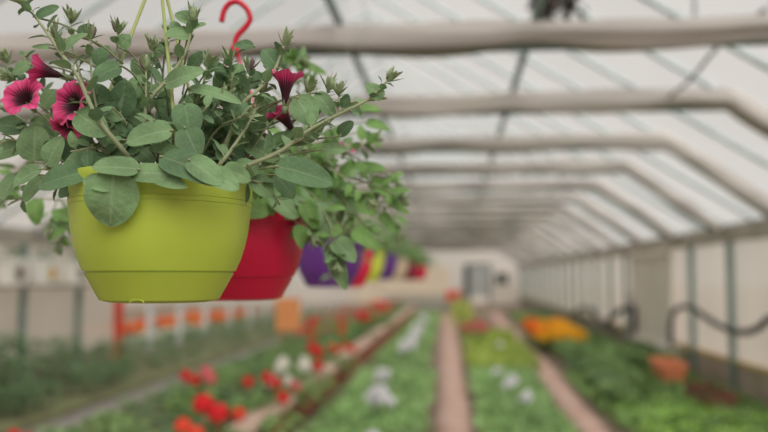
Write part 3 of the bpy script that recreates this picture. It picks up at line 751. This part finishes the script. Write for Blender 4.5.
# shrubs beside the left wall
shr=[proto('leafy_shrub','g_leaf2',[],'f_red',.05,'shrub',h=rnd(.5,.8),rad=.36,n=190,L=.10,aspect=.5) for _ in range(3)]
k=0
for y in [5.2,6.0,6.9,7.7,8.5,9.3,10.1,10.9,11.8,12.7,13.7,14.7,15.8,17,18.2,19.5,21,22.5,24,26]:
    for x in (-5.35,-4.9,-4.5):
        copy_tree(shr[k%3],(x+rnd(-.1,.1),y+rnd(-.2,.2),.07),rnd(0,6),rnd(.8,1.1)*(1.0 if x<-5 else .9 if x<-4.7 else .72)*(1 if y<11.4 else .6),'dark leafy shrub in the bed by the left wall','leafy shrubs by the left wall'); k+=1
t=proto('tomato_plant','g_leaf2',[],'f_red',.05,'plant',h=1.05,rad=.32,n=230,L=.12,aspect=.45)
q=PX(12,360,-5.0); copy_tree(t,(-4.8,8.35,.07),0,.8,'tall bushy plant at the left edge in front of the film wall')
q=PZ(14,424,.5); copy_tree(ger['f_red'],(q.x,q.y,.1),1,.8,'dim red geranium low at the left edge of the picture')
# neighbouring bay: orange and white flowers
nb=proto('orange_marigold','g_leaf',scatter_heads(9,.25,.32,.5),'f_orange',.06,'plant',h=.4,rad=.28)
nb2=proto('coral_geranium','g_leaf',scatter_heads(8,.25,.35,.55),'f_orangered',.06,'plant',h=.4,rad=.28)
nw=proto('white_bedding_plant','g_leaf',scatter_heads(8,.25,.25,.36),'f_white',.05,'plant',h=.3,rad=.26)
nbt=empty('flower_platform',(-7.25,0,0)); tag(nbt,'low grey slab carrying flowers beyond the gutter posts','slab')
for k in range(6):
    mm=MB(); mm.bevbox((0,16.5+1.6*k,.02),(1.9,1.57,.04),.008); mm.build('slab_board',M['bench'],nbt,False)
for i in range(16):
    yy=16.3+i*.55
    for j,x in enumerate((-7.9,-7.45,-7.0,-6.55)):
        pr,lb,gr=((nw,'white bedding plant on the low slab beyond the gutter posts','white bedding plants on the far slab') if (x>-6.7 and i<7) else ((nb,'orange flowers on the low slab beyond the gutter posts','orange flowers on the far slab') if (i+j)%3 else (nb2,'coral red flowers on the low slab beyond the gutter posts','coral flowers on the far slab')))
        copy_tree(pr,(x+rnd(-.08,.08),yy,.04),rnd(0,6),rnd(.58,.74),lb,gr)
for i in range(22):
    yy=13.8+i*.62
    copy_tree(random.choice(green),(-6.1+rnd(-.08,.08),yy,0),rnd(0,6),rnd(.45,.65),'leafy green plant on the ground between the gutter posts and the flower slab','leafy plants beyond the gutter posts')
# seedling carpets
def carpet(name, x0, x1, y0, y1, mt, dens, h, label, zb=.05, xs=None):
    mm=MB(); n=int((x1-x0)*(y1-y0)*dens)
    for _ in range(n):
        y=y0+(y1-y0)*rnd(0,1); s=(y-7)/20
        x=rnd(x0,x1)+(xs*s if xs else 0); c=Vector((x,y,zb))
        for _ in range(3):
            d=Vector((rnd(-.8,.8),rnd(-.8,.8),1)); mm.leaf(c,d,Vector((rnd(-1,1),rnd(-1,1),.6)),h*rnd(.6,1.2),h*.4,rnd(.3,1.1),.1,0,3,1,.8)
    return tag(mm.build(name,M[mt]),label,'seedlings',kind='stuff')
carpet('seedlings',-1.3,-.32,4.5,12.1,'grass',230,.15,'green seedlings filling the near bed left of the middle path',xs=-.1)
carpet('seedlings',-1.28,-.45,12.6,31,'grass',130,.16,'green seedlings filling the far bed left of the middle path',xs=-.12)
carpet('seedlings',.24,1.05,4.5,12.1,'grass',230,.15,'green seedlings filling the near bed between the pink paths',xs=.05)
carpet('seedlings',.18,1.25,12.6,20.5,'grass2',170,.17,'yellow-green seedlings filling the far bed between the pink paths',xs=.1)
carpet('weeds',1.55,3.3,4.5,12.0,'grassdark',150,.14,'low green growth in the near part of the bed by the right wall',xs=.05)
carpet('weeds',2.0,3.3,12.2,30,'grassdark',90,.17,'low green growth in the far part of the bed by the right wall')
# white blooms in the grassy bed
wb=proto('white_bloom_clump','grass',scatter_heads(10,.13,.2,.38),'f_lilac',.048,'plant',h=.2,rad=.16,n=50,L=.07)
for i,(u,v,s) in enumerate([(379,401,1.0),(384,374,.8),(407,349,1.0),(411,341,.9),(415,333,.95),(419,327,.9),(423,320,1.0),(374,430,.6)]):
    q=PZ(u,v,.3); copy_tree(wb,(q.x,q.y,.05),i,s,'white bloom clump in the line of clumps left of the middle path','white bloom clumps in the grassy bed')
for i,(u,v) in enumerate([(500,343),(498,369),(509,381),(526,393),(512,376)]):
    q=PZ(u,v,.25); copy_tree(wb,(q.x,q.y,.05),i,.55,'small white bloom clump between the two pink paths','white bloom clumps between the pink paths')
pk=proto('pink_bloom_plant','g_leaf',scatter_heads(7,.18,.25,.4),'f_pink',.055,'plant',h=.3,rad=.22)
for i,(u,v) in enumerate([(466,326),(474,329),(482,327),(478,322)]):
    q=PZ(u,v,.36); copy_tree(pk,(q.x,q.y,.05),i,.9,'pale pink flowering plant beyond the yellow-green seedlings','pink plants beyond the yellow-green seedlings')
yb=proto('yellow_green_bush','g_yellow',[],'f_red',.05,'shrub',h=.55,rad=.3,n=120,L=.1,aspect=.5)
for i,y in enumerate([20.5,22,23.5,25,26.5,28]):
    copy_tree(yb,(.15+.08*(i%2),y,.05),i,1.0+.1*(i%3),'yellow-green bush in the row along the far middle path','yellow-green bushes along the far path')
ob=proto('orange_flower_bush','g_yellow',scatter_heads(10,.35,.5,.75),'f_orangered',.08,'plant',h=.6,rad=.38)
copy_tree(ob,(.05,29.3,.05),0,1.15,'orange-flowered bush at the far end of the middle path')
# marigolds right
mo=proto('orange_marigold','g_leaf',scatter_heads(9,.22,.3,.42),'f_orange',.06,'plant',h=.32,rad=.26)
mr=proto('deep_orange_marigold','g_leaf',scatter_heads(9,.22,.3,.42),'f_orangered',.06,'plant',h=.32,rad=.26)
my=proto('yellow_marigold','g_leaf',scatter_heads(11,.22,.3,.42),'f_yellow',.06,'plant',h=.32,rad=.26)
for i in range(9):
    y=15.4+.42*i
    for j in range(3):
        x=1.70+.29*j+rnd(-.04,.04)
        w=j*1.1-i*.36
        pr,lb,gr=(my,'yellow marigold in the bright patch by the right-hand path','yellow marigolds of the bright patch') if w>-.7 else ((mo,'orange marigold in the bright patch by the right-hand path','orange marigolds of the bright patch') if w>-2.0 else (mr,'deep orange marigold at the far edge of the bright patch','deep orange marigolds of the bright patch'))
        copy_tree(pr,(x,y+rnd(-.08,.08),.06),rnd(0,6),rnd(.85,1.1),lb,gr)
# right bed: leafy plants, lettuces
for i in range(20):
    y=9.0+.32*i
    for x in ((1.95,2.4,2.85,3.2) if y>12.3 else ((1.85,2.2) if y>10.2 else (1.8,))):
        copy_tree(random.choice(green),(x+rnd(-.1,.1),y+rnd(-.12,.12),.05),rnd(0,6),rnd(.75,1.1),'leafy green plant in the bed by the right wall','leafy plants by the right wall')
def lettuce():
    t=empty('lettuce',(0,0,-50)); t['category']='lettuce'
    for ring,(n,l,tilt) in enumerate(((8,.17,.35),(7,.14,.8),(5,.10,1.6))):
        mm=MB()
        for k in range(n):
            a=2*PI*k/n+ring*.4; o=Vector((math.cos(a),math.sin(a),0))
            mm.leaf(o*.015,o+UP*tilt,UP-o*.4,l,l*.85,.5,.15,0,7,3,.95,.06,.6)
        mm.build('leaf_rosette',M['g_lettuce'],t)
    mm=MB(); mm.tube([(0,0,-.02),(0,0,.03)],[.018,.012],8); mm.build('stem',M['g_lettuce'],t)
    PROTO.append(t); return t
le=lettuce()
for i in range(11):
    for j in range(6):
        x=1.85+.27*j+rnd(-.05,.05); y=6.9+.27*i+rnd(-.05,.05)
        if (y>9.0 and x<2.3) or (x>2.9 and y>8.6): continue
        copy_tree(le,(x,y,.065),rnd(0,6),rnd(.85,1.2),'bright green lettuce in the near bed by the right wall','lettuces by the right wall')
for i in range(8):
    q=(.35+.12*(i%4)+rnd(-.1,.1)+.2*(i//4),5.8+i*.25,.06)
# remove the prototypes kept below ground
def purge(t):
    for c in list(t.children):
        for gch in list(c.children): bpy.data.objects.remove(gch)
        bpy.data.objects.remove(c)
    bpy.data.objects.remove(t)
for t in PROTO: purge(t)

# ================================================================== OBJECTS
# white pots on the left shelf
sh=empty('wall_shelf',(XL+.2,0,0)); tag(sh,'long narrow shelf on the left film wall under white pots','shelf')
mm=MB(); mm.bevbox((0,10.2,1.36),(.26,5.6,.04),.008); mm.build('shelf_board',M['shelf'],sh,False)
for y in (7.5,9.3,10.9,12.9):
    mm=MB(); mm.box((-.03,y,1.325),(.2,.03,.03)); mm.build('bracket',M['white'],sh,False)
for i,(y,sp) in enumerate([(PX(13,276,XL+.19).y,'brownspot'),(PX(46,276,XL+.19).y,'yellowspot'),(PX(76,276,XL+.19).y,'brownspot')]):
    t=empty('square_pot',(XL+.19,y,1.382)); t.scale=(1,1.0,1.12)
    nm={0:'white square pot with brown disc at the left picture edge, on the wall shelf',1:'white square pot with a yellow disc between two brown-disc pots',2:'white square pot with brown disc, just left of the lime green pot'}[i]
    tag(t,nm,'pot','white square pots on the left shelf')
    mm=MB(); a=.16
    prof=[(.125,0),(.16,.27),(.172,.275),(.172,.31),(.15,.31),(.15,.29),(.12,.27)]
    rows=[]
    for w,z in prof: rows.append([(w*.62*sx,w*1.45*sy,z) for sx,sy in ((-1,-1),(1,-1),(1,1),(-1,1))])
    mm.grid(rows,closed=True); mm.f.append((3,2,1,0)); mm.mi.append(0)
    mm.build('pot_body',M['white'],t,False)
    mm=MB(); mm.tube([(.085,0,.14),(.105,0,.142)],[.085,.085],20); mm.build('disc',M[sp],t,False)
    mm=MB(); blob_leaves(mm,40,.12,.24,.26,.42,.08); mm.build('foliage',M['g_leaf2'],t)
# orange board
q=PZ(288,331,.55); D=q.y
ob=empty('board_sign',(q.x,q.y,BZ)); tag(ob,'plain orange board on two stakes in the flower bed beneath the crimson pot','board')
k=D/F
mm=MB(); mm.bevbox((0,0,q.z-BZ+.5*33*k),(25*k,.03,33*k),.006); mm.build('panel',M['orangeboard'],ob,False)
for x in (-7*k,7*k):
    mm=MB(); mm.bevbox((x,.03,(q.z-BZ+20*k)/2),(.04,.03,q.z-BZ+20*k),.004); mm.build('stake',M['timber'],ob,False)
# terracotta trough leaning on the wall side
q=PZ(668,380,.1)
tr=empty('terracotta_trough',(q.x,q.y,.06),R(-3)); tr.scale=(1.15,1.05,1.2); tag(tr,'orange terracotta trough at the foot of the right film wall','trough')
mm=MB(); rows=[]
for w,l,z in ((.09,.36,0),(.13,.42,.2),(.145,.435,.205),(.145,.435,.25),(.12,.41,.25),(.12,.41,.2),(.08,.34,.05)):
    rows.append([(w*sx,l*sy,z) for sx,sy in ((-1,-1),(1,-1),(1,1),(-1,1))])
mm.grid(rows,closed=True); mm.f+= [(3,2,1,0),(24,25,26,27)]; mm.mi+=[0,0]; mm.build('trough_body',M['terracotta'],tr,False)
mm=MB(); mm.box((0,0,.14),(.2,.72,.1)); mm.build('soil',M['soil'],tr,False)
q=PZ(710,404,.1)
cr=empty('wooden_crate',(min(q.x,3.2),q.y,.06)); tag(cr,'low red-brown wooden crate at the foot of the right wall, before the trough','crate')
for z in (.06,.17):
    mm=MB(); mm.bevbox((-.14,0,z),(.02,.9,.09),.004); mm.bevbox((.14,0,z),(.02,.9,.09),.004); mm.bevbox((0,-.45,z),(.27,.02,.09),.004); mm.bevbox((0,.45,z),(.27,.02,.09),.004)
    mm.build('slat_ring',M['brownwood'],cr,False)
mm=MB(); mm.box((0,0,.01),(.28,.9,.02)); mm.build('base',M['brownwood'],cr,False)
# hoses
def hose(pts, r, label, x=3.36):
    q=[PX(u,v,x) for u,v in pts]; mm=MB(); mm.tube(catmull(q,6),r,8); return tag(mm.build('irrigation_hose',M['hose']),label,'hose')
hose([(671,345),(671,330),(673,314),(681,307),(692,308),(704,316),(718,325),(733,331),(748,332),(760,327),(772,318),(800,322)],.042,'thick black hose draped in a swag along the right film wall')
hose([(570,316),(580,309),(590,309),(598,318),(604,324),(612,318),(621,310),(631,308),(633,316),(633,332)],.06,'black hose looped along the far right wall, left of the grey door',3.3)
# thin wire hung from the near truss
a=P(695,22,4.72); mm=MB(); mm.tube([(a.x,a.y,ZC+.09),(a.x,a.y,ZC+.8)],.012,6); tag(mm.build('truss_tie',M['pipe']),'thin tie rising from the first rolled screen','tie rod')
mm=MB(); mm.tube(catmull([P(775,2,5.0),P(745,25,5.1),P(715,50,5.3),P(690,80,5.7),P(668,98,6.4)],5),.011,6); tag(mm.build('loose_wire',M['darkvine']),'thin dark wire slanting between the first two rolled screens','wire')
def clump(u,v,D,rx,rz,n,label):
    c=P(u,v,D); mm=MB()
    for _ in range(n):
        mm.leaf((rnd(-rx,rx),rnd(-.15,.15),rnd(-rz,rz)),(rnd(-1,1),rnd(-1,1),rnd(-1,.2)),(rnd(-1,1),rnd(-1,1),1),.1,.05,.6,.2,0,4,1)
    for _ in range(10):
        x=rnd(-rx,rx); mm.tube([(x,0,rz+.05),(x+rnd(-.05,.05),rnd(-.1,.1),0),(x+rnd(-.1,.1),rnd(-.1,.1),-rz)],.006,5)
    o=mm.build('dried_vine',M['darkvine'],loc=c); return tag(o,label,'dried plant')
clump(556,-2,5.3,.16,.10,90,'dark dried vine tangled above the first rolled screen')
# far bench
fb=empty('potting_bench',(-1.3,33.5,0)); tag(fb,'grey potting bench across the far end of the middle path','bench')
mm=MB(); mm.bevbox((0,0,.72),(3.4,.9,.06),.01); mm.build('bench_top',M['bench'],fb,False)
for x in (-1.6,1.6):
    for yy in (-.4,.4):
        mm=MB(); mm.bevbox((x,yy,.345),(.08,.08,.69),.01); mm.build('leg',M['greypost'],fb,False)
mm=MB(); mm.bevbox((0,-.4,.35),(3.1,.03,.5),.01); mm.build('front_panel',M['bench'],fb,False)

# ================================================================== LIGHT
w=bpy.data.worlds.new('overcast'); sc.world=w; w.use_nodes=True
bgn=w.node_tree.nodes['Background']; bgn.inputs['Color'].default_value=(.97,.985,1.0,1); bgn.inputs['Strength'].default_value=.62
sl=bpy.data.lights.new('sun','SUN'); so=bpy.data.objects.new('sun',sl); COL.objects.link(so)
sl.energy=4.6; sl.angle=R(55); sl.color=(1.0,.955,.89)          # sun diffused by high thin cloud, behind and above the camera
so.rotation_euler=Euler((R(47),0,R(24)),'XYZ')
sc.view_settings.view_transform='Standard'; sc.view_settings.look='None'; sc.view_settings.gamma=1; sc.view_settings.use_curve_mapping=False
sc.view_settings.exposure=-.2
sc.cycles.use_denoising=True
